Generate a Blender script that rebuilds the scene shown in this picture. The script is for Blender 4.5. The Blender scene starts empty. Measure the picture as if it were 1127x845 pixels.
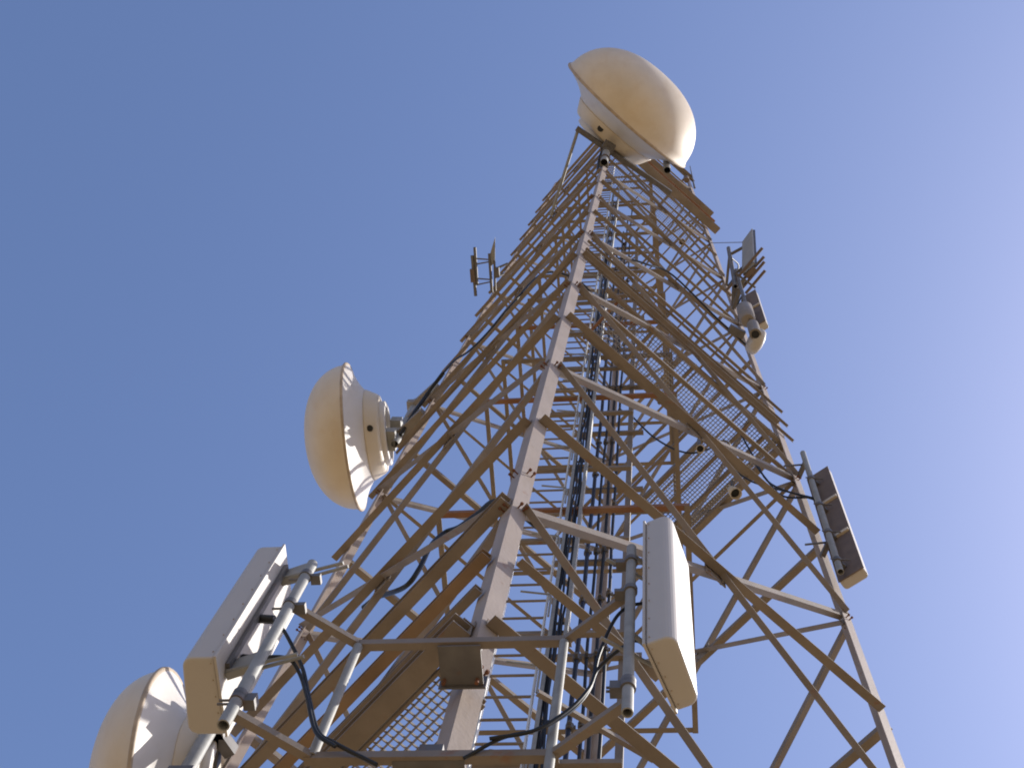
import bpy, math, random
from mathutils import Vector, Matrix
random.seed(7)
V = Vector
S = bpy.context.scene

# ------------------------------------------------------------------ camera, sky, sun, exposure
CAM_LOC = V((1.02094, -6.13124, 0.0))
CAM_R = ((0.9929469532835183, 0.07223303096320405, 0.0940145584622142),
         (-0.04141988018331626, 0.9543556103239657, -0.295786684231654),
         (-0.11108889004115582, 0.2898064151826617, 0.9506163791079885))   # right, down, forward
cd = bpy.data.cameras.new('camera')
cam = bpy.data.objects.new('camera', cd)
S.collection.objects.link(cam)
cd.sensor_width = 36.0
cd.lens = 1499.49 / 1127 * 36
cd.clip_start = 0.05
cd.clip_end = 20000
r, d, f = [V(a) for a in CAM_R]
m = Matrix.Identity(4)
for i in range(3):
    m[i][0] = r[i]; m[i][1] = -d[i]; m[i][2] = -f[i]; m[i][3] = CAM_LOC[i]
cam.matrix_world = m
S.camera = cam

SUN_AZ, SUN_EL = math.radians(24.0), math.radians(43.0)      # azimuth from +x towards +y
w = bpy.data.worlds.new('World'); S.world = w; w.use_nodes = True
nt = w.node_tree
bg = nt.nodes['Background']
sky = nt.nodes.new('ShaderNodeTexSky')
sky.sky_type = 'NISHITA'; sky.sun_disc = False
sky.sun_elevation = SUN_EL
sky.sun_rotation = math.pi / 2 - SUN_AZ
sky.air_density = 1.0; sky.dust_density = 1.3; sky.ozone_density = 5.5; sky.altitude = 0
tint = nt.nodes.new('ShaderNodeMix'); tint.data_type = 'RGBA'; tint.blend_type = 'MULTIPLY'
tint.inputs[0].default_value = 1.0; tint.inputs[7].default_value = (1.09, 0.98, 1.0, 1)      # white balance of the sky light
nt.links.new(sky.outputs[0], tint.inputs[6]); nt.links.new(tint.outputs[2], bg.inputs[0])
bg.inputs[1].default_value = 0.14
sd = bpy.data.lights.new('sun', 'SUN'); sun = bpy.data.objects.new('sun', sd)
S.collection.objects.link(sun)
sd.energy = 4.2; sd.angle = math.radians(0.5); sd.color = (1.0, 0.955, 0.88)
sdir = V((math.cos(SUN_EL) * math.cos(SUN_AZ), math.cos(SUN_EL) * math.sin(SUN_AZ), math.sin(SUN_EL)))
sun.rotation_euler = sdir.to_track_quat('Z', 'Y').to_euler()
S.view_settings.view_transform = 'Standard'; S.view_settings.look = 'None'
S.view_settings.exposure = 0.55; S.view_settings.gamma = 1.0
S.view_settings.use_curve_mapping = False
S.render.engine = 'CYCLES'
S.cycles.pixel_filter_type = 'BLACKMAN_HARRIS'; S.cycles.filter_width = 1.9
S.cycles.max_bounces = 6; S.cycles.diffuse_bounces = 4

# ------------------------------------------------------------------ materials
def mat(name, col, rough=0.6, metal=0.0, var=0.10, scale=6.0, rust=0.0, rustcol=(0.22, 0.085, 0.03), bump=0.0,
        dirt=0.0, dirtcol=(0.25, 0.18, 0.11), spec=0.4):
    mt = bpy.data.materials.new(name); mt.use_nodes = True
    t = mt.node_tree; N = t.nodes; L = t.links
    b = N['Principled BSDF']
    b.inputs['Roughness'].default_value = rough; b.inputs['Metallic'].default_value = metal
    b.inputs['Specular IOR Level'].default_value = spec
    tc = N.new('ShaderNodeNewGeometry')
    n1 = N.new('ShaderNodeTexNoise'); n1.inputs['Scale'].default_value = scale; n1.inputs['Detail'].default_value = 6
    L.new(tc.outputs['Position'], n1.inputs['Vector'])
    cr = N.new('ShaderNodeValToRGB')
    cr.color_ramp.elements[0].position = 0.3; cr.color_ramp.elements[1].position = 0.72
    lo = [c * (1 - var) for c in col]; hi = [min(0.9, c * (1 + var)) for c in col]
    cr.color_ramp.elements[0].color = (*lo, 1); cr.color_ramp.elements[1].color = (*hi, 1)
    L.new(n1.outputs['Fac'], cr.inputs['Fac'])
    out = cr.outputs['Color']
    def layer(out, sc, lo, hi, col2, amt, stretch=None):
        n = N.new('ShaderNodeTexNoise'); n.inputs['Scale'].default_value = sc; n.inputs['Detail'].default_value = 8
        n.inputs['Roughness'].default_value = 0.65
        src = tc.outputs['Position']
        if stretch:
            mp = N.new('ShaderNodeMapping'); mp.inputs['Scale'].default_value = stretch
            L.new(src, mp.inputs['Vector']); src = mp.outputs['Vector']
        L.new(src, n.inputs['Vector'])
        mr = N.new('ShaderNodeMapRange'); mr.inputs['From Min'].default_value = lo; mr.inputs['From Max'].default_value = hi
        mr.inputs['To Max'].default_value = amt
        L.new(n.outputs['Fac'], mr.inputs['Value'])
        mx = N.new('ShaderNodeMix'); mx.data_type = 'RGBA'
        L.new(mr.outputs['Result'], mx.inputs[0]); L.new(out, mx.inputs[6]); mx.inputs[7].default_value = (*col2, 1)
        return mx.outputs[2]
    if dirt: out = layer(out, 2.2, 0.48, 0.72, dirtcol, dirt, (1.6, 1.6, 0.35))
    if rust: out = layer(out, 7.0, 0.60, 0.70, rustcol, rust)
    L.new(out, b.inputs['Base Color'])
    if bump:
        n = N.new('ShaderNodeTexNoise'); n.inputs['Scale'].default_value = 40
        L.new(tc.outputs['Position'], n.inputs['Vector'])
        bp = N.new('ShaderNodeBump'); bp.inputs['Strength'].default_value = bump; bp.inputs['Distance'].default_value = 0.01
        L.new(n.outputs['Fac'], bp.inputs['Height']); L.new(bp.outputs['Normal'], b.inputs['Normal'])
    return mt

PAINT = mat('beige_tower_paint', (0.215, 0.175, 0.140), 0.62, var=0.16, scale=3, rust=0.5, dirt=0.5, dirtcol=(0.16, 0.12, 0.085), bump=0.15)
PINK = mat('pinkish_leg_paint', (0.33, 0.268, 0.226), 0.6, var=0.12, scale=2, rust=0.45, dirt=0.45, bump=0.15)
PRIMER = mat('rust_red_primer', (0.22, 0.105, 0.055), 0.7, var=0.15, scale=5, dirt=0.4, dirtcol=(0.33, 0.24, 0.16))
GALV = mat('galvanised_steel', (0.27, 0.268, 0.255), 0.62, metal=0.1, var=0.14, scale=12, rust=0.12, dirt=0.2)
SUNLIT_GALV = mat('sunlit_galvanised_steel', (0.62, 0.61, 0.58), 0.5, metal=0.1, var=0.1, scale=12)  # sunlit whiteness of the ladder rails is put into this lighter steel colour
SEAM = mat('weathered_rim_band', (0.40, 0.31, 0.215), 0.6, var=0.2, scale=8, dirt=0.4)
RUSTTAN = mat('rust_stained_tan_paint', (0.255, 0.165, 0.095), 0.7, var=0.2, scale=3, dirt=0.5, dirtcol=(0.25, 0.19, 0.14), rust=0.4)
DGALV = mat('dark_weathered_steel', (0.145, 0.135, 0.13), 0.55, metal=0.3, var=0.2, scale=9, rust=0.3)
RUST = mat('rusted_bolt_steel', (0.17, 0.07, 0.035), 0.85, var=0.3, scale=30)
SHROUD = mat('white_dish_shroud_paint', (0.58, 0.54, 0.50), 0.5, var=0.04, scale=3, dirt=0.2, dirtcol=(0.42, 0.34, 0.25))
RADOME = mat('cream_radome_fabric', (0.62, 0.535, 0.425), 0.55, var=0.05, scale=2, dirt=0.3, dirtcol=(0.52, 0.38, 0.22))
WHITE = mat('white_fibreglass', (0.46, 0.425, 0.39), 0.5, var=0.03, scale=3, dirt=0.15, dirtcol=(0.5, 0.42, 0.32))
CREAM = mat('cream_reflector_paint', (0.58, 0.50, 0.39), 0.5, var=0.04, scale=3, dirt=0.2, dirtcol=(0.48, 0.36, 0.22))
BACK = mat('dark_antenna_backplate', (0.15, 0.11, 0.09), 0.7, metal=0.0, var=0.15, scale=8, dirt=0.3)
DGREY = mat('brownish_grey_housing_paint', (0.24, 0.21, 0.18), 0.55, var=0.1, scale=8, dirt=0.3)
GREYP = mat('grey_panel_coating', (0.27, 0.275, 0.275), 0.55, var=0.08, scale=8, dirt=0.3)
BLACK = mat('black_cable_jacket', (0.014, 0.014, 0.014), 0.48, var=0.2, scale=20, spec=0.35)
BLUEBLK = mat('blue_black_cable_jacket', (0.017, 0.019, 0.032), 0.45, var=0.2, scale=20, spec=0.4)
RUBBER = mat('black_rubber', (0.012, 0.012, 0.012), 0.5, var=0.2)
GRATE = mat('steel_floor_grating', (0.30, 0.27, 0.235), 0.55, metal=0.2, var=0.1, scale=10)
SAND = mat('dry_sandy_ground', (0.27, 0.195, 0.105), 0.95, var=0.15, scale=0.6, dirt=0.3, dirtcol=(0.20, 0.145, 0.08), bump=0.3)

# ------------------------------------------------------------------ mesh helpers
WL = {}
class MB:
    def __init__(s): s.v = []; s.f = []; s.sm = []
    def add(s, vs, fs, smooth=False):
        o = len(s.v); s.v += [V(x) for x in vs]
        for q in fs: s.f.append([i + o for i in q]); s.sm.append(smooth)
    def prism(s, prof, p0, p1, a, b, smooth=False):
        p0 = V(p0); p1 = V(p1); n = len(prof)
        vs = [p0 + a * x + b * y for x, y in prof] + [p1 + a * x + b * y for x, y in prof]
        ax = p1 - p0
        area = sum(prof[i][0] * prof[(i + 1) % n][1] - prof[(i + 1) % n][0] * prof[i][1] for i in range(n))
        flip = (a.cross(b).dot(ax) > 0) != (area > 0)
        fs = [[i, (i + 1) % n, (i + 1) % n + n, i + n] for i in range(n)] + [list(range(n))[::-1], list(range(n, 2 * n))]
        if flip: fs = [q[::-1] for q in fs]
        s.add(vs, fs, smooth)
    def angle(s, p0, p1, a, b, wa, wb, t):
        ax = (V(p1) - V(p0)).normalized(); a = V(a); b = V(b)
        a = (a - ax * a.dot(ax)).normalized(); b = (b - ax * b.dot(ax)); b = (b - a * b.dot(a)).normalized()
        s.prism([(0, 0), (wa, 0), (wa, t), (t, t), (t, wb), (0, wb)], p0, p1, a, b)
    def legang(s, p0, p1, a, b, w, t):      # non-square angle (flanges follow two tower faces)
        ax = (V(p1) - V(p0)).normalized(); a = V(a); b = V(b)
        s.prism([(0, 0), (w, 0), (w, t), (t, t), (t, w), (0, w)], p0, p1, a, b)
    def channel(s, p0, p1, a, b, h, w, t):
        ax = (V(p1) - V(p0)).normalized(); a = V(a); b = V(b)
        a = (a - ax * a.dot(ax)).normalized(); b = (b - ax * b.dot(ax)); b = (b - a * b.dot(a)).normalized()
        h2 = h / 2
        s.prism([(-h2, 0), (h2, 0), (h2, w), (h2 - t, w), (h2 - t, t), (-h2 + t, t), (-h2 + t, w), (-h2, w)], p0, p1, a, b)
    def bar(s, p0, p1, wa, wb, a=None):
        ax = (V(p1) - V(p0)).normalized()
        a = V(a) if a is not None else (V((0, 0, 1)) if abs(ax.z) < 0.9 else V((1, 0, 0)))
        a = (a - ax * a.dot(ax)).normalized(); b = ax.cross(a)
        s.prism([(-wa / 2, -wb / 2), (wa / 2, -wb / 2), (wa / 2, wb / 2), (-wa / 2, wb / 2)], p0, p1, a, b)
    def bar2(s, *a): s.bar(*a); return s
    def box(s, c, dx, dy, dz, rx=V((1, 0, 0)), ry=V((0, 1, 0))):
        rz = rx.cross(ry); c = V(c)
        s.prism([(-dx / 2, -dy / 2), (dx / 2, -dy / 2), (dx / 2, dy / 2), (-dx / 2, dy / 2)], c - rz * dz / 2, c + rz * dz / 2, rx, ry)
    def tube(s, pts, rad, n=12, hollow=False):
        pts = [V(p) for p in pts]; k = len(pts); vs = []; fs = []
        t0 = (pts[1] - pts[0]).normalized()
        a = t0.orthogonal().normalized()
        for i, p in enumerate(pts):
            t = (pts[min(i + 1, k - 1)] - pts[max(i - 1, 0)]).normalized()
            a = (a - t * a.dot(t)).normalized(); b = t.cross(a)
            rr = rad[i] if isinstance(rad, (list, tuple)) else rad
            vs += [p + (a * math.cos(2 * math.pi * j / n) + b * math.sin(2 * math.pi * j / n)) * rr for j in range(n)]
        for i in range(k - 1):
            for j in range(n):
                fs.append([i * n + j, i * n + (j + 1) % n, (i + 1) * n + (j + 1) % n, (i + 1) * n + j])
        s.add(vs, fs, True)
        if not hollow:
            s.add(vs[:n], [list(range(n))[::-1]]); s.add(vs[-n:], [list(range(n))])
        return s
    def pipe(s, p0, p1, r, t=0.006, n=16):       # open-ended pipe with a wall
        p0 = V(p0); p1 = V(p1); ax = (p1 - p0).normalized(); a = ax.orthogonal().normalized(); b = ax.cross(a)
        ring = lambda p, rr: [p + (a * math.cos(2 * math.pi * j / n) + b * math.sin(2 * math.pi * j / n)) * rr for j in range(n)]
        vs = ring(p0, r) + ring(p1, r) + ring(p0, r - t) + ring(p1, r - t)
        q = lambda A, B, rev: [[A * n + j, A * n + (j + 1) % n, B * n + (j + 1) % n, B * n + j][::(-1 if rev else 1)] for j in range(n)]
        s.add(vs, q(0, 1, False) + q(2, 3, True), True)
        s.add(vs, q(2, 0, False) + q(1, 3, False))
        return s
    def lathe(s, prof, o, ax, n=64):             # prof: (t along axis, radius)
        o = V(o); ax = V(ax).normalized(); a = ax.orthogonal().normalized(); b = ax.cross(a)
        vs = []; fs = []
        for t, rr in prof:
            vs += [o + ax * t + (a * math.cos(2 * math.pi * j / n) + b * math.sin(2 * math.pi * j / n)) * max(rr, 1e-4) for j in range(n)]
        for i in range(len(prof) - 1):
            for j in range(n):
                fs.append([i * n + j, i * n + (j + 1) % n, (i + 1) * n + (j + 1) % n, (i + 1) * n + j])
        s.add(vs, fs, True)
        return s
    def build(s, name, material, parent=None, bevel=0.0, loc=None):
        base = WL[parent] if parent else (V(loc) if loc else V((0, 0, 0)))
        me = bpy.data.meshes.new(name)
        me.from_pydata([tuple(x - base) for x in s.v], [], s.f)
        me.materials.append(material)
        me.polygons.foreach_set('use_smooth', s.sm)
        me.update()
        o = bpy.data.objects.new(name, me); S.collection.objects.link(o)
        if parent: o.parent = parent
        else: o.location = base
        WL[o] = base
        if bevel:
            md = o.modifiers.new('bevel', 'BEVEL'); md.width = bevel; md.segments = 3; md.limit_method = 'ANGLE'
            md.angle_limit = math.radians(40)
        return o

def thing(name, loc, label, cat, group=None):
    o = bpy.data.objects.new(name, None); S.collection.objects.link(o)
    o.location = V(loc); WL[o] = V(loc); o.empty_display_size = 0.2
    return tag(o, label, cat, group)
def tag(o, label, cat, group=None):
    o['label'] = label; o['category'] = cat
    if group: o['group'] = group
    return o
def smooth_path(pts, n=6):                        # Catmull-Rom
    pts = [V(p) for p in pts]; P = [pts[0] * 2 - pts[1]] + pts + [pts[-1] * 2 - pts[-2]]; out = []
    for i in range(1, len(P) - 2):
        for k in range(n):
            t = k / n; a, b, c, e = P[i - 1:i + 3]
            out.append(0.5 * ((2 * b) + (c - a) * t + (2 * a - 5 * b + 4 * c - e) * t * t + (3 * b - a - 3 * c + e) * t ** 3))
    return out + [pts[-1]]

# ------------------------------------------------------------------ ground
g = MB()
n = 96
rings = [0, 10, 40, 150, 600, 2500, 9000]
vs = [(0, 0, -1.6)]; fs = []
for R in rings[1:]:
    vs += [(R * math.cos(2 * math.pi * j / n), R * math.sin(2 * math.pi * j / n), -1.6) for j in range(n)]
for j in range(n): fs.append([0, 1 + j, 1 + (j + 1) % n])
for i in range(len(rings) - 2):
    for j in range(n):
        a = 1 + i * n; fs.append([a + j, a + n + j, a + n + (j + 1) % n, a + (j + 1) % n])
g.add(vs, fs)
o = g.build('ground', SAND); o['kind'] = 'structure'

# ------------------------------------------------------------------ lattice tower
KT, A0, ZTOP, ZG = 0.02561788, 3.0, 40.2, -1.6
def A(z): return A0 - KT * z
DIR = {'N': V((0, -1, 0)), 'R': V((1, 0, 0)), 'B': V((0, 1, 0)), 'L': V((-1, 0, 0))}
def P(n, z): return DIR[n] * A(z) + V((0, 0, z))
E1 = V((1, 1, 0)).normalized(); E2 = V((-1, 1, 0)).normalized(); UP = V((0, 0, 1))
FACES = [('N', 'R'), ('R', 'B'), ('B', 'L'), ('L', 'N')]
tower = thing('lattice_tower', (0, 0, ZG), 'tall tapering beige steel lattice tower with four angle-iron legs', 'tower')
for nme, (a, b) in {'N': (E1, E2), 'R': (E2, -E1), 'B': (-E1, -E2), 'L': (-E2, E1)}.items():
    mb = MB()
    mb.legang(P(nme, ZG), P(nme, 20), a, b, 0.118, 0.011)
    mb.legang(P(nme, 20) , P(nme, ZTOP), a, b, 0.105, 0.010)
    leg = mb.build('leg', PINK, tower)
    # rusty long bolts that stand out from the flange near the joints
    for zj in (8.28, 8.95, 4.68, 6.0, 11.9, 15.55, 19.2, 22.9):
        for dr, out in ((a, -b), (b, -a)):
            st = MB()
            for k in (0.045, 0.085):
                q = P(nme, zj) + dr * k
                st.tube([q - out * 0.02, q + out * 0.05], 0.006, 6); st.tube([q + out * 0.03, q + out * 0.048], 0.012, 6)
            if nme in 'NRL' and not (nme != 'N' and zj < 6.5): st.build('stub_bolt_pair', RUST, tower)

ENDS = [1.03 + 3.65 * i for i in range(11)]
for (p, q) in FACES:
    u = (DIR[q] - DIR[p]).normalized(); out = (DIR[p] + DIR[q]).normalized()
    lev = ENDS + [ZTOP]
    for i in range(len(lev) - 1):
        z0, z1 = lev[i], lev[i + 1]
        w = 0.064 if z0 < 16 else (0.056 if z0 < 26 else 0.05)
        ins = 0.07
        zm = (z0 + z1) / 2
        if z1 - z0 > 3:
            # outer diagonal: high on p, low on q ; inner diagonal: low on p, high on q
            x0 = P(p, z1 - 0.03) + u * ins + out * 0.004; x1 = P(q, z0 + 0.03) - u * ins + out * 0.004
            mb = MB(); nrm = (x1 - x0).normalized().cross(out); nrm = nrm if nrm.z > 0 else -nrm
            mb.angle(x0, x1, nrm, out, w, w * 0.85, 0.008); mb.build('diagonal_brace', PAINT, tower)
            x0 = P(p, z0 - 0.02) + u * 0.08 - out * 0.014; x1 = P(q, z1 - 0.02) - u * 0.08 - out * 0.014
            mb = MB(); nrm = (x1 - x0).normalized().cross(out); nrm = nrm if nrm.z > 0 else -nrm
            mb.angle(x0, x1, nrm, -out, w, w * 0.95, 0.008); mb.build('diagonal_brace', PAINT, tower)
            # gusset at the crossing
            c = (P(p, zm) + P(q, zm)) / 2 - out * 0.010
            gp = MB(); gp.box(c, 0.22, 0.20, 0.008, u, UP)
            for bx, bz in ((-.07, -.06), (.07, -.06), (-.07, .06), (.07, .06)):
                qb = c + u * bx + UP * bz; gp.tube([qb - out * 0.018, qb + out * 0.018], 0.011, 6)
            gp.build('gusset_plate', PAINT, tower)
            # horizontal at mid panel
            x0 = P(p, zm) + u * 0.03 + out * 0.004; x1 = P(q, zm) - u * (0.11 if q == 'R' else 0.045) + out * 0.004
            if (p, q) == ('L', 'N'): x0 = x0 - u * 0.14
            mb = MB(); mb.angle(x0, x1, UP, out, w, w * (1.22 if z0 < 16 else 1.05), 0.008); mb.build('horizontal_beam', PAINT, tower)
        if (p, q) != ('L', 'N') and z0 > 14:
            wt = w * 0.75; x0 = P(p, z0) + u * 0.06 - out * 0.014; x1 = P(q, z0) - u * 0.06 - out * 0.014
            mb = MB(); mb.angle(x0, x1, UP, -out, wt, wt, 0.007); mb.build('horizontal_beam', PAINT, tower)
        if (p, q) == ('L', 'N') and z0 > 14:
            x0 = P(p, z0) - u * 0.10 + out * 0.004; x1 = P(q, z0) - u * 0.03 + out * 0.004
            mb = MB(); mb.angle(x0, x1, UP, out, w, w * 1.1, 0.008); mb.build('horizontal_beam', PAINT, tower)
# the wide channel low on the left face, and the top ring
out = (DIR['L'] + DIR['N']).normalized(); u = (DIR['N'] - DIR['L']).normalized()
mb = MB(); mb.channel(P('L', 8.33) - u * 0.1 + out * 0.004, P('N', 8.33) - u * 0.02 + out * 0.004, UP, out, 0.10, 0.085, 0.009)
mb.build('horizontal_beam', PAINT, tower)
for (p, q) in FACES:
    out = (DIR[p] + DIR[q]).normalized(); u = (DIR[q] - DIR[p]).normalized()
    mb = MB(); mb.angle(P(p, ZTOP - 0.05) - out * 0.02, P(q, ZTOP - 0.05) - out * 0.02, -UP, -out, 0.06, 0.06, 0.008)
    mb.build('top_ring_beam', PAINT, tower)
# redundant horizontals of the right face near the lowest platform
out = (DIR['N'] + DIR['R']).normalized(); u = (DIR['R'] - DIR['N']).normalized()

# inner diamonds (face middle to face middle)
def mid(f, z): return (P(f[0], z) + P(f[1], z)) / 2
for i, z in enumerate([5.75, 7.4, 11.98, 15.63, 17.45, 19.28, 21.1, 22.93, 26.58, 28.4, 30.23, 33.88, 37.5]):
    for k in ((3,) if z < 10 else range(4)):
        a_, b_ = FACES[k], FACES[(k + 1) % 4]
        oa = (DIR[a_[0]] + DIR[a_[1]]).normalized(); ob = (DIR[b_[0]] + DIR[b_[1]]).normalized()
        dz = UP * (0.014 * (k % 2)); x0 = mid(a_, z) - oa * 0.19 + dz; x1 = mid(b_, z) - ob * 0.19 + dz
        inn = -(oa + ob).normalized()
        mb = MB(); mb.angle(x0, x1, UP, inn, 0.055, 0.055, 0.006)
        m_ = PRIMER if (k == 3 and i in (1, 2, 3, 5)) else PAINT
        o = mb.build('inner_strut', m_, tower)
        if m_ is PRIMER: o['label'] = 'inner strut left in rust-red primer'

# ---- platforms (grating + joists + hand rails)
def grating(poly_ok, lo, hi, z, name_parent, cell=0.047, h=0.03, origin=V((0, 0, 0))):
    """bars along E1 and E2 clipped to the cells for which poly_ok(e1,e2) holds"""
    mb = MB()
    def runs(fn, a0, a1, step=0.02):
        res = []; st = None; x = a0
        while x <= a1 + 1e-6:
            ok = fn(x)
            if ok and st is None: st = x
            if not ok and st is not None:
                if x - st > 0.03: res.append((st, x))
                st = None
            x += step
        if st is not None: res.append((st, a1))
        return res
    k = lo[0]
    while k <= hi[0]:
        for s0, s1 in runs(lambda t: poly_ok(k, t), lo[1], hi[1]):
            mb.bar(E1 * k + E2 * s0 + UP * z, E1 * k + E2 * s1 + UP * z, h, 0.005, UP)
        k += cell
    k = lo[1]
    while k <= hi[1]:
        for s0, s1 in runs(lambda t: poly_ok(t, k), lo[0], hi[0]):
            mb.bar(E1 * s0 + E2 * k + UP * (z + 0.004), E1 * s1 + E2 * k + UP * (z + 0.004), h * 0.6, 0.006, UP)
        k += cell
    return mb
def pl(e1, e2, z): return E1 * e1 + E2 * e2 + UP * z

def platform(zp, ok, joists, extra):
    s = A(zp) / math.sqrt(2)
    gm = grating(ok, (-s, -s), (s, s), zp, None)
    gr = gm.build('platform_grating', GRATE, tower)
    for ji, (x0, x1, wd, mt) in enumerate(joists):
        x0 = V(x0) - UP * 0.0035 * ji; x1 = V(x1) - UP * 0.0035 * ji
        mb = MB(); ax = (V(x1) - V(x0)).normalized(); sd_ = ax.cross(UP)
        mb.channel(V(x0) - UP * (wd * 0.5 + 0.022), V(x1) - UP * (wd * 0.5 + 0.022), UP, sd_, wd, wd * 0.6, 0.009)
        o = mb.build('platform_joist', mt, tower)
        if mt is PRIMER: o['label'] = 'platform joist in rust-red primer'
    for (x0, x1, b_) in extra:
        mb = MB(); mb.angle(x0, x1, -UP, b_, 0.045, 0.034, 0.006); mb.build('platform_rail', PAINT, tower)

# middle platform, z = 17
z = 17.0; s = A(z) / math.sqrt(2)
def ok_mid(a, b):
    if not (-1.1 < a < s - 0.05 and -s + 0.03 < b < 0.04): return False
    return not (a < 0.95 and b > -1.12)
J = [(pl(s - 0.07, -s, z), pl(s - 0.07, 0.06, z), 0.130, PAINT), (pl(0.95, -1.12, z), pl(0.95, 0.06, z), 0.091, PAINT),
     (pl(1.25, -s, z), pl(1.25, 0.06, z), 0.065, PAINT), (pl(1.52, -s, z), pl(1.52, 0.06, z), 0.065, PAINT),
     (pl(-1.12, -1.12, z), pl(s, -1.12, z), 0.091, PAINT), (pl(-1.3, -s + 0.06, z), pl(s, -s + 0.06, z), 0.091, PAINT),
     (pl(0.9, 0.05, z), pl(s, 0.05, z), 0.078, PAINT), (pl(0.2, -s, z), pl(0.2, -1.1, z), 0.058, PAINT),
     (pl(-0.5, -s, z), pl(-0.5, -1.1, z), 0.058, PAINT), (pl(-1.1, -s, z), pl(-1.1, -1.1, z), 0.058, PRIMER)]
J += [(pl(0.7, -1.12, z - 0.15), pl(0.7, 1.2, z - 0.15), 0.058, PAINT), (pl(0.42, -1.12, z - 0.15), pl(0.42, 1.2, z - 0.15), 0.058, PAINT)]
out = -E2
X = []
for dz in (0.25, 0.85, 1.45):
    X.append((P('N', z + dz) + E1 * 0.05 - E2 * 0.02, P('R', z + dz) + E1 * 0.14 - E2 * 0.02, out))
    if dz < 0.5: X.append((P('N', z + dz) + E2 * 0.05 - E1 * 0.02, P('L', z + dz) + E2 * 0.10 - E1 * 0.02, -E1))
platform(z, ok_mid, J, X)
# upper platform, z = 32
z = 32.0; s = A(z) / math.sqrt(2)
def ok_up(a, b): return -s + 0.05 < a < s - 0.05 and -s + 0.03 < b < -s + 0.85
J = [(pl(-s, -s + 0.06, z), pl(s, -s + 0.06, z), 0.072, PAINT), (pl(-s, -s + 0.86, z), pl(s, -s + 0.86, z), 0.072, PAINT)]
J += [(pl(k, -s + 0.05, z), pl(k, -s + 0.86, z), 0.042, PAINT) for k in (-1.2, -0.7, -0.2, 0.3, 0.8, 1.2)]
X = []
platform(z, ok_up, J, X)
for dz, wd, mt in ((0.0, 0.180, PAINT), (1.15, 0.132, PRIMER), (2.1, 0.180, PAINT)):
    mb = MB(); mb.channel(P('N', z + dz) - E1 * 0.1 - E2 * 0.02, P('R', z + dz) + E1 * 0.22 - E2 * 0.02, UP, -E2, wd * 0.7, wd, 0.010)
    o = mb.build('platform_edge_channel', mt, tower)
    if mt is PRIMER: o['label'] = 'platform edge channel in rust-red primer'
for zz in (39.3, 40.15):
    mb = MB(); mb.angle(P('N', zz) - E2 * 0.02, P('R', zz) + E1 * 0.1 - E2 * 0.02, -UP, -E2, 0.07, 0.07, 0.008); mb.build('platform_rail', PAINT, tower)
# lower corner platform, z = 6.45
z = 6.45; s = A(z) / math.sqrt(2)
def ok_low(a, b): return -s - 0.012 < a < -s + 0.26 and -s + 0.36 < b < s - 0.1 and (a + s) < (b + s - 0.36) * 1.6 + 0.12
J = [(pl(-s + 0.0, -s + 0.3, z + 0.03), pl(-s + 0.0, s, z + 0.03), 0.035, PAINT), (pl(-s + 0.27, -s + 0.3, z), pl(-s + 0.27, s, z), 0.06, PAINT), (pl(-s + 0.01, -s + 0.34, z), pl(-s + 0.27, -s + 0.34, z), 0.04, PAINT)]
X = []
u = E2
for dz, wd in ((0.0, 0.12), (0.5, 0.055), (0.98, 0.075)):
    mb = MB(); mb.channel(P('N', z + dz) + u * 0.05 - E1 * 0.016, P('L', z + dz) + u * 0.14 - E1 * 0.016, UP, -E1, wd * 0.8, wd, 0.01)
    o = mb.build('platform_edge_channel', RUSTTAN if wd == 0.075 else PAINT, tower)
    if wd == 0.075: o['label'] = 'rust-stained platform edge channel'
platform(z, ok_low, J, X)
mb = MB(); mb.angle(P('N', z + 0.98) + E1 * 0.12 - E2 * 0.012, P('N', z + 0.98) + E1 * 1.25 - E2 * 0.012, UP, -E2, 0.05, 0.06, 0.008)
mb.build('platform_rail', PAINT, tower)
mb = MB(); mb.angle(P('N', 6.5) + E1 * 0.5 - E2 * -0.1, P('N', 6.5) + E1 * 1.35 - E2 * -0.1 + UP * 0.28, UP, E2, 0.03, 0.03, 0.005)
mb.build('platform_rail', PAINT, tower)

# ------------------------------------------------------------------ ladder
lad = thing('access_ladder', (-0.2, -1.2, 4.9), 'steel access ladder with many rungs climbing inside the tower behind its near leg', 'ladder')
for x in (-0.345, 0.0):
    mb = MB(); mb.bar((x, -1.2, 4.9), (x, -1.2, 35.2), 0.012, 0.06, (1, 0, 0)); mb.build('rail', SUNLIT_GALV, lad)
for i in range(98):
    z = 5.2 + 0.305 * i
    mb = MB(); mb.tube([(-0.368, -1.2, z), (0.0, -1.2, z)], 0.0115, 8); mb.build('rung', PAINT, lad)
for i in range(16):
    z = 6.0 + 1.83 * i
    mb = MB(); mb.angle((-0.42, -1.12, z), (0.64, -1.12, z), UP, V((0, 1, 0)), 0.05, 0.045, 0.006); mb.build('tie_bar', PAINT, lad)

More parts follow.
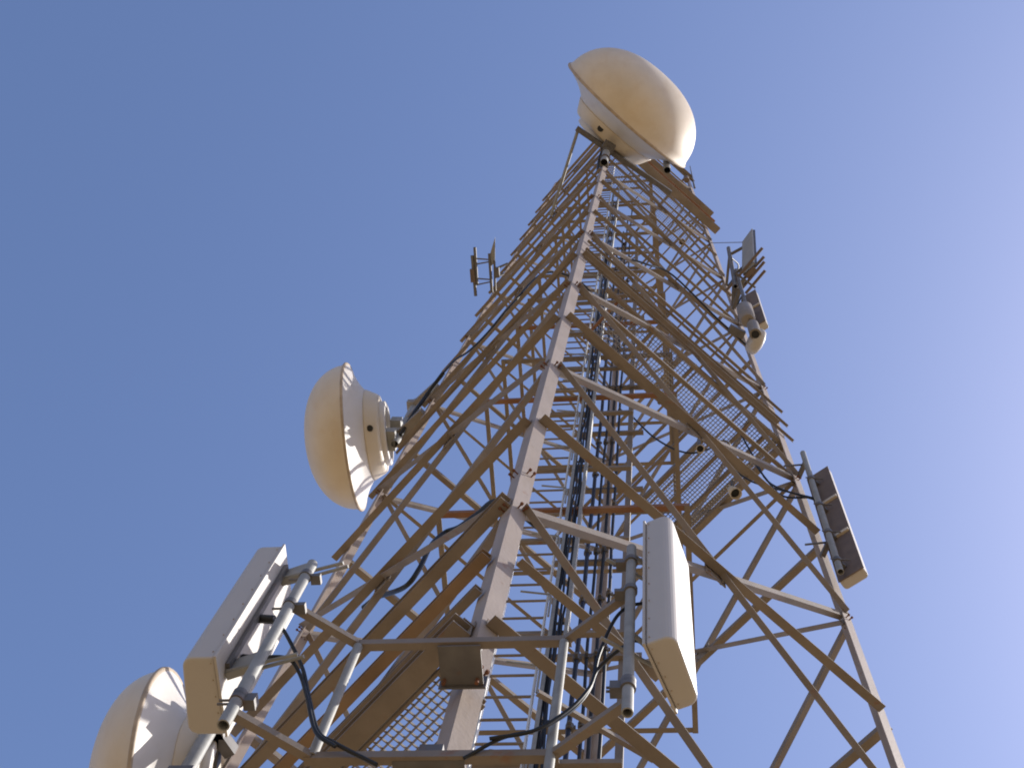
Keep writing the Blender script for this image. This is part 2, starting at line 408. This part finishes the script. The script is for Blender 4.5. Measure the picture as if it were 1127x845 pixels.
# ------------------------------------------------------------------ cable tray and coax runs
tray = thing('cable_tray', (0.12, -1.2, 4.2), 'vertical grey steel cable tray running up beside the ladder', 'cable tray')
for x in (0.05, 0.20):
    mb = MB(); mb.channel((x, -1.2, 4.2), (x, -1.2, 31.0), V((0, 1, 0)), V((1 if x < 0.1 else -1, 0, 0)), 0.075, 0.03, 0.005)
    mb.build('side_rail', GALV, tray)
for i in range(36):
    z = 4.6 + 0.73 * i
    mb = MB(); mb.bar((0.05, -1.18, z), (0.20, -1.18, z), 0.03, 0.012); mb.build('tray_rung', GALV, tray)
for i in range(18):
    z = 5.4 + 1.18 * i
    mb = MB(); mb.tube([(-0.22, -1.27, z), (0.02, -1.25, z - 0.03), (0.035, -1.25, z - 0.10), (0.035, -1.25, z - 0.42)], 0.009, 6)
    mb.build('bent_bracket', GALV, tray)
def wobble(x, y, z0, z1, amp, step=0.6, seed=0):
    rd = random.Random(seed); pts = []; z = z0
    while z < z1:
        pts.append((x + rd.uniform(-amp, amp), y + rd.uniform(-amp, amp), z)); z += step
    pts.append((x, y, z1)); return smooth_path(pts, 3)
names = ['thin black feeder cable in the grey cable tray, first from the ladder', 'thin black feeder cable in the grey cable tray, second from the ladder',
         'thin black feeder cable in the grey cable tray, third from the ladder', 'thin black feeder cable in the grey cable tray, fourth from the ladder',
         'thin black feeder cable in the grey cable tray, farthest from the ladder']
for k in range(5):
    mb = MB(); mb.tube(wobble(0.078 + 0.023 * k, -1.215 + 0.01 * (k % 2), 3.6, 25 + 2.2 * ((k * 2) % 4), 0.012, 0.5, k), 0.0105, 8)
    tag(mb.build('feeder_cable', BLACK), names[k], 'cable', 'thin feeder cables in the cable tray')
cn = ['thick blue-black coaxial cable with clamps, nearest the cable tray', 'thick black coaxial cable with clamps, second from the cable tray',
      'thick black coaxial cable with clamps, third from the cable tray', 'thick black coaxial cable with clamps, farthest from the cable tray']
for k, (x, y, rr) in enumerate(((0.235, -0.86, 0.020), (0.315, -0.84, 0.014), (0.385, -0.82, 0.016), (0.46, -0.84, 0.015))):
    rt = thing('coaxial_cable', (x, y, 3.0), cn[k], 'cable', 'thick coaxial cables beside the cable tray')
    MB().tube(wobble(x, y, 3.0, 26 + 1.7 * k, 0.007, 1.0, 40 + k), rr, 12).build('cable_jacket', BLUEBLK if k == 0 else BLACK, rt)
    for i in range(22):
        z = 3.6 + 1.02 * i + 0.06 * k
        mb = MB(); mb.tube([(x, y, z - 0.03), (x, y, z + 0.03)], rr + 0.012, 10)
        mb.box((x, y - rr - 0.015, z), 0.026, 0.04, 0.03); mb.box((x + rr + 0.012, y, z), 0.025, 0.02, 0.03)
        mb.build('clamp', DGALV, rt)
crs = thing('cable_support', (0.3, -0.8, 4.0), 'row of steel cross bars holding the thick coaxial cables', 'cable support')
for i in range(13):
    z = 4.4 + 1.83 * i
    mb = MB(); mb.angle((-0.1, -0.79, z), (0.75, -0.79, z), UP, V((0, 1, 0)), 0.05, 0.05, 0.006); mb.build('cross_bar', PAINT, crs)
for x in (0.62,):
    mb = MB(); mb.angle((x, -0.75, 4.0), (x, -0.75, 28), V((-1, 0, 0)), V((0, 1, 0)), 0.06, 0.06, 0.006); mb.build('upright', PAINT, crs)

# ------------------------------------------------------------------ dish antennas
def dish(c, axis, R, label, hole=None, dome=0.80, n=72):
    c = V(c); axis = V(axis).normalized()
    t = thing('dish_antenna', c, label, 'dish antenna', 'big round microwave dishes with bulging radomes')
    mb = MB(); prof = [(0.012 * R, R * 1.0)]
    for i in range(1, 25):
        th = math.pi / 2 * i / 24
        prof.append((R * dome * math.sin(th) + 0.012 * R, R * 0.985 * math.cos(th) ** 0.84 if i < 24 else 0))
    mb.lathe(prof, c, axis, n); mb.build('radome', RADOME, t)
    mb = MB(); mb.lathe([(0.012 * R, R * 0.97), (0.014 * R, R * 1.01), (0.006 * R, R * 1.018), (-0.010 * R, R * 1.018), (-0.022 * R, R * 1.01), (-0.022 * R, R * 0.97)], c, axis, n)
    mb.build('rim', SEAM, t)
    mb = MB()
    mb.lathe([(-0.012 * R, R * 1.005), (-0.03 * R, R * 0.965), (-0.06 * R, R * 0.885), (-0.095 * R, R * 0.80), (-0.14 * R, R * 0.715), (-0.19 * R, R * 0.645), (-0.225 * R, R * 0.61)], c, axis, n)
    mb.build('shroud', SHROUD, t)
    mb = MB()
    mb.lathe([(-0.22 * R, R * 0.605), (-0.225 * R, R * 0.62), (-0.24 * R, R * 0.615), (-0.37 * R, R * 0.545), (-0.40 * R, R * 0.52), (-0.41 * R, R * 0.47), (-0.43 * R, R * 0.25), (-0.43 * R, 0.0)], c, axis, n)
    bk = mb.build('back_drum', CREAM, t)
    mb = MB(); mb.lathe([(-0.40 * R, R * 0.44), (-0.47 * R, R * 0.44), (-0.48 * R, R * 0.42), (-0.48 * R, R * 0.36), (-0.41 * R, R * 0.35)], c, axis, n)
    mb.build('mounting_ring', SHROUD, t)
    if hole is not None:
        h = V(hole); h = (h - axis * h.dot(axis)).normalized()
        q = c - axis * R * 0.30 + h * R * 0.57
        MB().tube([q, q + h * 0.035], R * 0.042, 16).build('port_cover', RUBBER, bk)
    return t
TOPC = V((0.47, -2.98, 29.75))
d1 = dish(TOPC, (0.70, -0.714, 0.0), 1.64, 'large cream dish antenna at the very top of the tower', hole=(-0.35, -0.1, -1), dome=0.685)
# frame behind the top dish
def tub(pts, rad, name, mt, par): return MB().tube(pts, rad, 12).build(name, mt, par)
MB().pipe((0.03, -2.42, 26.7), (0.03, -2.42, 31.0), 0.075).build('mount_pipe', GALV, d1)
MB().pipe((1.26, -1.96, 28.3), (1.26, -1.96, 31.0), 0.075).build('mount_pipe', GALV, d1)
mb = MB(); mb.channel((-0.56, -2.90, 28.95), (1.35, -1.42, 28.95), UP, E2, 0.16, 0.1, 0.012); mb.build('back_beam', DGALV, d1)
tub([(-0.54, -2.88, 28.95), (-1.20, -1.15, 28.3)], 0.035, 'side_strut', GALV, d1)
for a_, b_ in (((0.03, -2.42, 28.6), (0.12, -2.55, 28.6)), ((0.03, -2.42, 30.5), (0.2, -2.6, 30.5))):
    mb = MB(); mb.bar(a_, b_, 0.3, 0.25); mb.build('mount_bracket', DGALV, d1)
for q in ((0.03, -2.42, 27.2), (0.03, -2.42, 28.2)):
    mb = MB(); mb.tube([V(q) - UP * 0.05, V(q) + UP * 0.05], 0.1, 14); mb.bar(V(q), (0.0, -2.25, q[2]), 0.08, 0.16); mb.build('pipe_clamp', DGALV, d1)

D2C = V((-3.58, 0.30, 18.75))
d2 = dish(D2C, (-1.0, 0.04, -0.11), 1.09, 'white dish antenna seen from behind halfway up the left leg', hole=(0, -0.5, -1), dome=0.63)
MB().pipe((-2.90, 0.30, 18.35), (-2.90, 0.30, 20.35), 0.06).build('mount_pipe', GALV, d2)
mb = MB()
for zz in (18.75, 20.1):
    mb = MB(); mb.bar((-2.90, 0.30, zz), (-2.50, -0.03, zz + 0.02), 0.14, 0.14); mb.box((-2.90, 0.30, zz), 0.2, 0.2, 0.14); mb.build('mount_bracket', DGREY, d2)
mb = MB(); mb.bar((-2.95, 0.30, 19.4), (-2.52, -0.03, 20.0), 0.12, 0.03); mb.build('brace_plate', DGREY, d2)
for zz in (18.5, 19.0): MB().bar2((-2.90, 0.28, zz), (-3.06, 0.27, zz), 0.18, 0.3).build('back_bracket', GALV, d2)

d3 = dish((-3.24, 0.15, 9.45), (-1.0, -0.03, -0.09), 1.0, 'white dish antenna at the bottom left corner below the tall panel antenna', hole=(0, -0.6, -1), dome=0.52)
MB().pipe((-2.79, -0.38, 8.3), (-2.79, -0.38, 9.98), 0.062).build('mount_pipe', GALV, d3)
for zz in (8.8, 9.6):
    mb = MB(); mb.bar((-2.79, -0.38, zz), (-2.66, -0.12, zz), 0.12, 0.1); mb.box((-2.79, -0.38, zz), 0.2, 0.2, 0.12)
    mb.bar((-2.79, -0.3, zz), (-2.85, 0.0, zz), 0.12, 0.12); mb.build('mount_bracket', DGALV, d3)

# ------------------------------------------------------------------ panel antennas
def panel(p0, p1, depth, z0, z1, label, group, back=WHITE, front=WHITE, taper=0.0, ribs=0, rr=0.05):
    """p0,p1: plan ends of the back plate; the front lies to the left of p0->p1 rotated by -90 deg (given sign of depth)"""
    p0 = V((*p0, 0)); p1 = V((*p1, 0)); W = (p1 - p0).length; u = (p1 - p0).normalized(); v = V((u.y, -u.x, 0)) * (1 if depth > 0 else -1); D = abs(depth)
    t = thing('panel_antenna', (p0 + p1) / 2 + UP * z0, label, 'panel antenna', group)
    prof = [(0.0, 0.012), (W, 0.012)]
    nseg = 6
    for i in range(nseg + 1):
        th = math.pi / 2 * i / nseg
        prof.append((W - rr + rr * math.cos(th), D - taper - rr + rr * math.sin(th)))
    for i in range(nseg + 1):
        th = math.pi / 2 + math.pi / 2 * i / nseg
        prof.append((rr + rr * math.cos(th), D - rr + rr * math.sin(th)))
    mb = MB(); n = len(prof)
    base = p0 + UP * z0; top = p0 + UP * z1
    mb.prism(prof, base, top, u, v)
    mb.build('radome_cover', front, t, bevel=0.012)
    mb = MB(); mb.box((p0 + p1) / 2 + v * 0.006 + UP * (z0 + z1) / 2, W + 0.016, 0.011, z1 - z0 + 0.012, u, v)
    bp = mb.build('back_plate', back, t)
    if ribs:
        for i in range(ribs):
            zz = z0 + (z1 - z0) * (i + 1) / (ribs + 1)
            mb = MB(); mb.box((p0 + p1) / 2 - v * 0.012 + UP * zz, W * 0.98, 0.03, 0.05, u, v); mb.build('back_rib', CREAM, bp)
    sc = MB()
    for i in range(8):
        zz = z0 + 0.05 + (z1 - z0 - 0.1) * i / 7
        for q in (p0 - u * 0.003, p1 + u * 0.003):
            sc.box(q + v * 0.03 + UP * zz, 0.004, 0.005, 0.005, u, v)
    for i in range(5):
        sc.box(p0 + u * (0.03 + (W - 0.06) * i / 4) + v * 0.03 + UP * (z0 - 0.003), 0.005, 0.005, 0.004, u, v)
    sc.build('cover_screws', SEAM, t)
    return t, u, v

grp = 'tall flat panel antennas on poles'
# right hand panel of the near corner frame
pr, u, v = panel((0.885, -3.385), (1.005, -3.065), 0.142, 5.17, 6.48, 'white panel antenna with sunlit curved front beside the near leg', grp, taper=0.02)
for zz in (5.38, 6.2):
    mb = MB(); mb.tube([(0.83, -3.335, zz), (0.93, -3.24, zz)], 0.012, 8); mb.tube([(0.70, -3.33, zz - 0.03), (0.95, -3.17, zz - 0.03)], 0.01, 8)
    mb.box((0.93, -3.22, zz), 0.05, 0.08, 0.06); mb.build('pole_bracket', GALV, pr)
# left hand panel of the frame: faces -x
pa, u, v = panel((-1.005, -2.925), (-1.005, -3.315), 0.185, 5.27, 6.48, 'white panel antenna with shaded tan bottom and sunlit back, left of the corner frame', grp, taper=0.02)
for zz in (5.35, 6.32):
    mb = MB(); mb.tube([(-0.66, -3.28, zz), (-1.0, -3.2, zz)], 0.01, 8); mb.tube([(-0.66, -3.22, zz + 0.09), (-1.0, -3.13, zz + 0.09)], 0.01, 8)
    mb.bar((-0.84, -3.23, zz + 0.05), (-1.0, -3.18, zz + 0.05), 0.13, 0.035); mb.build('pole_bracket', GALV, pa)
mb = MB(); mb.bar((-0.993, -3.22, 5.36), (-0.993, -3.22, 6.42), 0.02, 0.03, (1, 0, 0)); mb.bar((-0.993, -3.02, 5.36), (-0.993, -3.02, 6.42), 0.02, 0.03, (1, 0, 0))
mb.build('back_rail', DGALV, pa)
for q in ((-1.0, -3.2, 5.87), (-1.0, -3.14, 5.58)):
    MB().tube([q, V(q) + V((0.09, 0.0, -0.015))], 0.022, 10).build('cable_connector', RUBBER, pa)

# near corner frame
fr = thing('antenna_frame', (0.0, -3.1, 4.8), 'galvanised standoff frame of bars and poles bolted round the near leg', 'antenna mount')
ZU, ZL = 5.80, 4.82
for zz, mt in ((ZU, PAINT), (ZL, PAINT)):
    mb = MB(); mb.channel((-0.52, -3.10, zz), (0.535, -3.10, zz), UP, V((0, 1, 0)), 0.046, 0.04, 0.006); mb.build('front_bar', mt, fr)
    mb = MB(); mb.bar((-0.50, -3.09, zz), (-0.80, -3.30, zz), 0.038, 0.038); mb.build('side_arm', mt, fr)
    mb = MB(); mb.bar((0.515, -3.09, zz), (0.82, -3.32, zz), 0.038, 0.038); mb.build('side_arm', mt, fr)
MB().pipe((-0.49, -3.09, ZL), (-0.49, -3.09, ZU - 0.03), 0.022).build('upright_tube', GALV, fr)
MB().pipe((0.50, -3.09, ZL - 0.3), (0.50, -3.09, ZU - 0.03), 0.022).build('upright_tube', GALV, fr)
pL = MB(); pL.pipe((-0.80, -3.315, 4.70), (-0.80, -3.315, 6.24), 0.027); pL = pL.build('pole', GALV, fr)
pR = MB(); pR.pipe((0.825, -3.345, 4.70), (0.825, -3.345, 6.26), 0.024); pR = pR.build('pole', GALV, fr)
for par, (x, y) in ((pL, (-0.80, -3.315)), (pR, (0.825, -3.345))):
    for zz in (4.9, ZL + 0.11, ZU - 0.02, ZU + 0.3):
        mb = MB(); mb.tube([(x, y, zz - 0.018), (x, y, zz + 0.018)], 0.033, 14); mb.box((x + 0.05 * (1 if x < 0 else -1), y + 0.02, zz), 0.05, 0.05, 0.03)
        mb.tube([(x - 0.09, y + 0.02, zz), (x + 0.02, y + 0.02, zz)], 0.006, 6)
        mb.build('pole_clamp', DGALV, par)
mb = MB()                                               # box bracket that grips the leg
mb.box((0.0, -2.985, 5.76), 0.205, 0.21, 0.008); mb.box((0.0, -2.875, 5.79), 0.23, 0.008, 0.11); mb.box((0.0, -3.055, 5.83), 0.205, 0.03, 0.09)
mb.build('leg_bracket', DGALV, fr)
mb = MB()
for x in (-0.085, 0.075):
    mb.tube([(x, -2.91, 5.72), (x, -2.91, 5.82)], 0.011, 6)
mb.build('bracket_bolts', RUST, fr)
mb = MB(); mb.box((0.0, -2.98, 4.80), 0.30, 0.2, 0.01); mb.box((0.0, -2.99, 4.86), 0.1, 0.2, 0.09); mb.build('leg_bracket', DGALV, fr)

# antenna jumper cables
def cable(pts, rad, label, mt=BLACK, grp_=None, n=6):
    return tag(MB().tube(smooth_path(pts, n), rad, 8).build('jumper_cable', mt), label, 'cable', grp_)
cable([(0.90, -3.27, 5.80), (0.82, -3.27, 5.77), (0.75, -3.25, 5.68), (0.68, -3.18, 5.48), (0.65, -3.15, 5.25), (0.58, -3.14, 5.08), (0.45, -3.14, 4.93), (0.30, -3.13, 4.88), (0.15, -3.1, 4.78)], 0.0085,
      'long black cable drooping from the sunlit right panel to the lower frame bar')
cable([(0.92, -3.2, 5.42), (0.86, -3.29, 5.39), (0.79, -3.26, 5.39), (0.68, -3.17, 5.37), (0.645, -3.16, 5.22), (0.57, -3.155, 5.06), (0.43, -3.15, 4.90), (0.25, -3.14, 4.86)], 0.0085,
      'shorter black cable joining the long one under the sunlit right panel')
cable([(-0.93, -3.2, 5.855), (-0.86, -3.2, 5.78), (-0.79, -3.18, 5.67), (-0.68, -3.15, 5.46), (-0.59, -3.15, 5.21), (-0.48, -3.15, 4.92), (-0.39, -3.14, 4.84), (-0.2, -3.1, 4.74)], 0.0095,
      'black cable hanging in an arc from the upper socket of the left panel')
cable([(-0.92, -3.14, 5.565), (-0.82, -3.2, 5.48), (-0.73, -3.2, 5.45), (-0.67, -3.16, 5.38), (-0.59, -3.165, 5.18), (-0.485, -3.16, 4.90), (-0.38, -3.15, 4.80)], 0.0095,
      'black cable running from the lower socket of the left panel')

# right leg panel antenna, back towards the camera
pb, u, v = panel((2.655, -0.125), (2.885, -0.275), -0.125, 12.55, 15.35, 'panel antenna with dark ribbed back low on the right leg', grp, back=BACK, front=WHITE, ribs=2, rr=0.04)
MB().pipe((2.665, -0.25, 12.5), (2.665, -0.25, 15.9), 0.034).build('mount_pipe', GALV, pb)
for zz in (12.75, 13.45, 14.2, 15.0):
    mb = MB(); mb.tube([(2.665, -0.25, zz - 0.03), (2.665, -0.25, zz + 0.03)], 0.048, 12)
    mb.bar((2.665, -0.25, zz), (2.74, -0.19, zz), 0.05, 0.04); mb.tube([(2.60, -0.28, zz), (2.80, -0.25, zz + 0.02)], 0.008, 6); mb.build('pipe_clamp', DGALV, pb)
for zz in (13.3, 15.6):
    mb = MB(); mb.bar((2.665, -0.25, zz), (2.58, -0.05, zz), 0.06, 0.05); mb.tube([(2.40, -0.24, zz - 0.1), (2.62, -0.2, zz + 0.03)], 0.012, 6); mb.build('leg_arm', DGALV, pb)
for k, (a_, b_, c_) in enumerate((((1.75, 0.1, 16.6), (2.15, 0.0, 15.5), (2.66, -0.18, 14.6)), ((1.9, -0.5, 16.2), (2.2, -0.25, 14.9), (2.66, -0.18, 14.55)), ((2.0, -0.4, 15.4), (2.3, -0.22, 14.6), (2.62, -0.15, 14.7)))):
    cable([a_, (V(a_) + V(b_)) / 2 + V((0, 0, -0.12)), b_, c_], 0.012,
          ['black cable slung from the middle platform to the dark-backed panel, topmost', 'black cable slung from the middle platform to the dark-backed panel, middle one', 'short black cable sagging beside the dark-backed panel'][k])

# upper right sector antenna, radios, drum
pc, u, v = panel((2.40, -0.47), (2.63, -0.60), -0.14, 21.0, 23.1, 'small panel antenna with dark back high on the right leg above a white drum', grp, back=BACK, front=WHITE, ribs=1, rr=0.04)
MB().pipe((2.40, -0.62, 20.9), (2.40, -0.62, 24.6), 0.03).build('mount_pipe', DGALV, pc)
for zz in (22.6, 24.2): MB().bar2((2.40, -0.62, zz), (2.36, -0.1, zz), 0.06, 0.06).build('leg_arm', DGALV, pc)
rd = thing('radio_unit', (2.36, -0.62, 21.2), 'grey cylindrical radio unit on the pole below the small panel antenna', 'radio unit')
MB().tube([(2.36, -0.62, 20.95), (2.36, -0.62, 21.0), (2.36, -0.62, 21.7), (2.36, -0.62, 21.75)], [0.10, 0.13, 0.13, 0.10], 20).build('housing', DGREY, rd)
MB().tube([(2.42, -0.60, 20.2), (2.42, -0.60, 20.75)], 0.09, 18).build('lower_housing', DGREY, rd)
MB().tube([(2.42, -0.60, 20.17), (2.42, -0.60, 20.21)], 0.06, 12).build('socket', RUBBER, rd)
dr = thing('drum_antenna', (2.46, -0.40, 20.2), 'small white drum antenna on the right leg below the small panel antenna', 'drum antenna')
ax = V((0.86, 0.5, 0)).normalized(); c = V((2.43, -0.45, 20.35))
mb = MB(); mb.lathe([(-0.10, 0.0), (-0.10, 0.12), (-0.07, 0.19), (0.0, 0.21), (0.04, 0.21), (0.08, 0.19), (0.11, 0.11), (0.12, 0)], c, ax, 40); mb.build('drum', WHITE, dr)
mb = MB(); mb.bar(c - ax * 0.2, c - ax * 0.45, 0.12, 0.12); mb.build('mount_bracket', DGALV, dr)
# tilted sector antenna and dipole rods higher on the right leg
ga = thing('sector_antenna', (2.6, -0.8, 24.0), 'slim grey plate antenna tilted outward high on the right leg', 'panel antenna')
b0, b1, t0_, t1_ = V((2.49, -0.68, 24.0)), V((2.70, -0.86, 24.0)), V((2.63, -0.83, 26.0)), V((2.82, -1.08, 26.0))
nn = (b1 - b0).cross(t0_ - b0).normalized() * 0.03
mb = MB(); mb.add([b0, b1, t1_, t0_, b0 + nn, b1 + nn, t1_ + nn, t0_ + nn], [[0, 3, 2, 1], [4, 5, 6, 7], [0, 1, 5, 4], [1, 2, 6, 5], [2, 3, 7, 6], [3, 0, 4, 7]])
mb.build('plate', GREYP, ga)
mb = MB()
for k in (0.02, 0.5, 0.98): mb.bar(b0.lerp(t0_, k) - nn, b1.lerp(t1_, k) - nn, 0.04, 0.03)
mb.bar(b0.lerp(t0_, 0) - nn, t0_ - nn, 0.04, 0.03); mb.bar(b1 - nn, t1_ - nn, 0.04, 0.03); mb.build('edge_frame', DGALV, ga)
mb = MB(); mb.pipe((2.33, -0.55, 23.6), (2.36, -0.70, 26.2), 0.04); mb.build('mount_pipe', DGALV, ga)
for a_, b_ in (((2.34, -0.6, 24.2), (2.30, -0.05, 24.2)), ((2.36, -0.68, 25.8), (2.28, -0.05, 25.8)), ((2.34, -0.6, 24.3), (2.56, -0.76, 24.3)), ((2.36, -0.68, 25.7), (2.6, -0.8, 25.7))):
    MB().bar2(a_, b_, 0.05, 0.05).build('leg_arm', DGALV, ga)
di = thing('dipole_antenna', (2.5, -0.6, 23.9), 'dark four-rod dipole antenna poking outward high on the right leg', 'dipole antenna')
for a_, b_ in (((2.84, -1.13, 24.0), (2.18, -0.38, 24.0)), ((2.87, -0.96, 24.05), (2.37, -0.43, 24.05)), ((2.87, -0.88, 24.0), (2.47, -0.42, 24.0)), ((2.88, -0.72, 24.0), (2.53, -0.32, 24.0))):
    MB().tube([a_, b_], 0.028, 10).build('rod', BACK, di)
mb = MB(); mb.bar((2.36, -0.70, 23.98), (2.70, -0.42, 23.98), 0.035, 0.035)
mb.bar((2.5, -0.6, 23.96), (2.30, -0.05, 23.96), 0.07, 0.07); mb.build('cross_arm', DGALV, di)
mb = MB(); mb.box((2.62, -0.70, 24.0), 0.09, 0.22, 0.05, E1, E2); mb.build('feed_box', BACK, di)
for k, pts in enumerate(([(2.30, -0.1, 25.6), (2.5, -0.5, 25.5), (2.36, -0.72, 25.2)], [(2.33, -0.1, 22.9), (2.30, -0.45, 22.6), (2.42, -0.6, 22.9)])):
    cable([pts[0], V(pts[0]).lerp(V(pts[1]), 0.5) + V((0, 0, -0.15)), pts[1], pts[2]], 0.014, ['thin black cable looping to the tilted grey plate antenna', 'thin black cable looping to the small dark-backed panel antenna'][k])
tag(MB().tube([(2.16, -0.05, 30.0), (2.66, -0.86, 25.9)], 0.008, 6).build('stay_wire', DGALV), 'thin stay wire from right leg to the tilted grey plate antenna', 'wire')

# upper left dipole antenna with reflector
dl = thing('dipole_antenna', (-2.4, -0.6, 26.0), 'dark dipole antenna with reflector standing off the left leg', 'dipole antenna')
mb = MB()
mb.add([(-2.13, -1.20, 26.0), (-2.26, -0.86, 26.0), (-2.26, -0.62, 26.0), (-2.17, -0.70, 26.0), (-2.13, -1.20, 26.02), (-2.26, -0.86, 26.02), (-2.26, -0.62, 26.02), (-2.17, -0.70, 26.02)],
       [[0, 3, 2, 1], [4, 5, 6, 7], [0, 1, 5, 4], [1, 2, 6, 5], [2, 3, 7, 6], [3, 0, 4, 7]]); mb.build('reflector_plate', GREYP, dl)
MB().tube([(-2.27, -0.88, 26.0), (-2.28, -0.10, 26.0)], 0.028, 10).build('reflector_rod', DGALV, dl)
MB().tube([(-2.18, -0.74, 26.0), (-2.21, -0.10, 26.0)], 0.022, 10).build('reflector_rod', DGALV, dl)
MB().tube([(-2.545, -1.02, 26.0), (-2.56, -0.28, 26.0)], 0.030, 10).build('rod', DGALV, dl)
MB().tube([(-2.61, -0.86, 26.0), (-2.605, -0.05, 26.0)], 0.032, 10).build('rod', DGALV, dl)
mb = MB(); mb.box((-2.63, -0.46, 26.0), 0.09, 0.26, 0.08); mb.build('feed_box', BACK, dl)
for y0, y1 in ((-0.80, -0.76), (-0.68, -0.72), (-0.40, -0.36), (-0.27, -0.32)): MB().tube([(-2.27, y1, 26.0), (-2.57, y0, 26.0)], 0.014, 8).build('dipole_arm', DGALV, dl)
mb = MB(); mb.tube([(-2.2, -0.56, 26.0), (-1.95, -0.62, 26.2)], 0.025, 8); mb.tube([(-2.2, -0.40, 26.0), (-2.05, -0.42, 26.2)], 0.025, 8); mb.box((-2.14, -0.5, 26.0), 0.08, 0.2, 0.1); mb.build('leg_arm', DGALV, dl)

# ------------------------------------------------------------------ loose black cables along the faces
cable([(-2.30, -0.38, 19.6), (-2.05, -0.68, 19.2), (-1.75, -0.95, 18.7), (-1.45, -1.23, 18.6), (-1.1, -1.55, 19.0), (-0.7, -1.75, 20.0), (-0.2, -1.5, 20.4), (0.2, -0.95, 20.4)], 0.016, 'thick black cable crossing the left face up to the white halfway dish', n=6)
cable([(-2.85, 0.25, 18.6), (-2.7, 0.05, 18.9), (-2.55, -0.1, 19.4), (-2.3, -0.38, 19.6)], 0.032, 'short black cable curling off the back of the halfway dish')
cable([(-1.71, -0.84, 10.77), (-1.54, -1.01, 10.61), (-1.15, -1.4, 9.98), (-1.03, -1.52, 10.07), (-1.0, -1.53, 10.5), (-0.93, -1.50, 10.85), (-0.79, -1.58, 10.77), (-0.59, -1.78, 10.56), (-0.36, -1.97, 10.36), (0.0, -1.75, 10.2)], 0.022, 'thick black cable dipping behind the wide channel of the left face')
cable([(0.30, -1.95, 19.9), (0.58, -1.86, 20.15), (0.84, -1.72, 20.38), (1.22, -1.46, 20.7), (1.88, -0.80, 20.4), (2.3, -0.35, 20.5)], 0.015, 'black cable crossing the right face below the dipole rods')
cable([(0.55, -0.4, 17.2), (0.9, -0.35, 16.3), (1.3, -0.3, 15.9), (1.75, -0.2, 16.5)], 0.012, 'thin black cable sagging under the middle platform')
cable([(0.2, -1.1, 13.4), (0.34, -1.0, 13.55), (0.48, -0.95, 13.3)], 0.02, 'short black cable looping from the tray to the coaxial cables')
cable([(-0.1, -2.25, 26.6), (-0.12, -2.28, 28.2), (-0.02, -2.5, 29.2)], 0.03, 'black cable bending up to the back of the top dish')

# ------------------------------------------------------------------ floodlights under the middle platform
def flood(c, ax, rad, ln, label):
    c = V(c); ax = V(ax).normalized()
    t = thing('floodlight', c, label, 'lamp', 'small lamps under the middle platform')
    MB().lathe([(-ln, 0), (-ln, rad * 0.55), (-ln * 0.6, rad * 0.8), (0, rad), (0.0, rad * 0.9), (-ln * 0.25, rad * 0.75)], c, ax, 20).build('housing', CREAM, t)
    MB().lathe([(-ln * 0.25, rad * 0.78), (-ln * 0.28, 0)], c, ax, 20).build('lens', RUBBER, t)
    mb = MB(); mb.bar(c - ax * ln * 0.5, c - ax * ln * 0.5 + UP * (rad + 0.25), 0.04, 0.03); mb.build('bracket', DGALV, t)
flood((1.40, -0.75, 14.8), (0.1, -0.3, -1), 0.05, 0.15, 'small round lamp on the right face, nearest the panel antenna')
flood((1.84, 0.20, 15.75), (0.25, -0.1, -1), 0.075, 0.24, 'flared lamp hanging from the outer corner of the middle platform')
flood((1.50, -0.55, 27.8), (0.0, -0.3, -1), 0.07, 0.2, 'small round lamp high on the right face under the top platform')
rg = thing('wire_coil', (1.66, -0.7, 15.1), 'round ring of coiled wire on the right face beside the lamp', 'coil')
c = V((1.66, -0.62, 15.15)); 
mb = MB(); mb.tube([c + (V((0.95, 0.0, 0.3)) * math.cos(2 * math.pi * j / 24) + V((0, 1, 0.2)) * math.sin(2 * math.pi * j / 24)) * 0.10 for j in range(25)], 0.014, 8); mb.build('coil', DGALV, rg)
mb = MB(); mb.tube([c + (V((0.95, 0.0, 0.3)) * math.cos(2 * math.pi * j / 24) + V((0, 1, 0.2)) * math.sin(2 * math.pi * j / 24)) * 0.06 for j in range(25)], 0.010, 8); mb.build('inner_coil', DGALV, rg)
# lightning rod on top of the right leg
lr = thing('lightning_rod', P('R', 38.5), 'thin lightning rod with small lamp atop the right leg', 'lightning rod')
MB().tube([P('R', 38.0) + V((0.05, 0, 0)), P('R', 38.0) + V((0.05, 0, 4.2))], [0.03, 0.012], 8).build('rod', DGALV, lr)
mb = MB(); mb.tube([P('R', 39.0) + V((-0.12, -0.1, -0.2)), P('R', 39.0) + V((-0.12, -0.1, 0.25))], 0.08, 12); mb.build('lamp', BACK, lr)
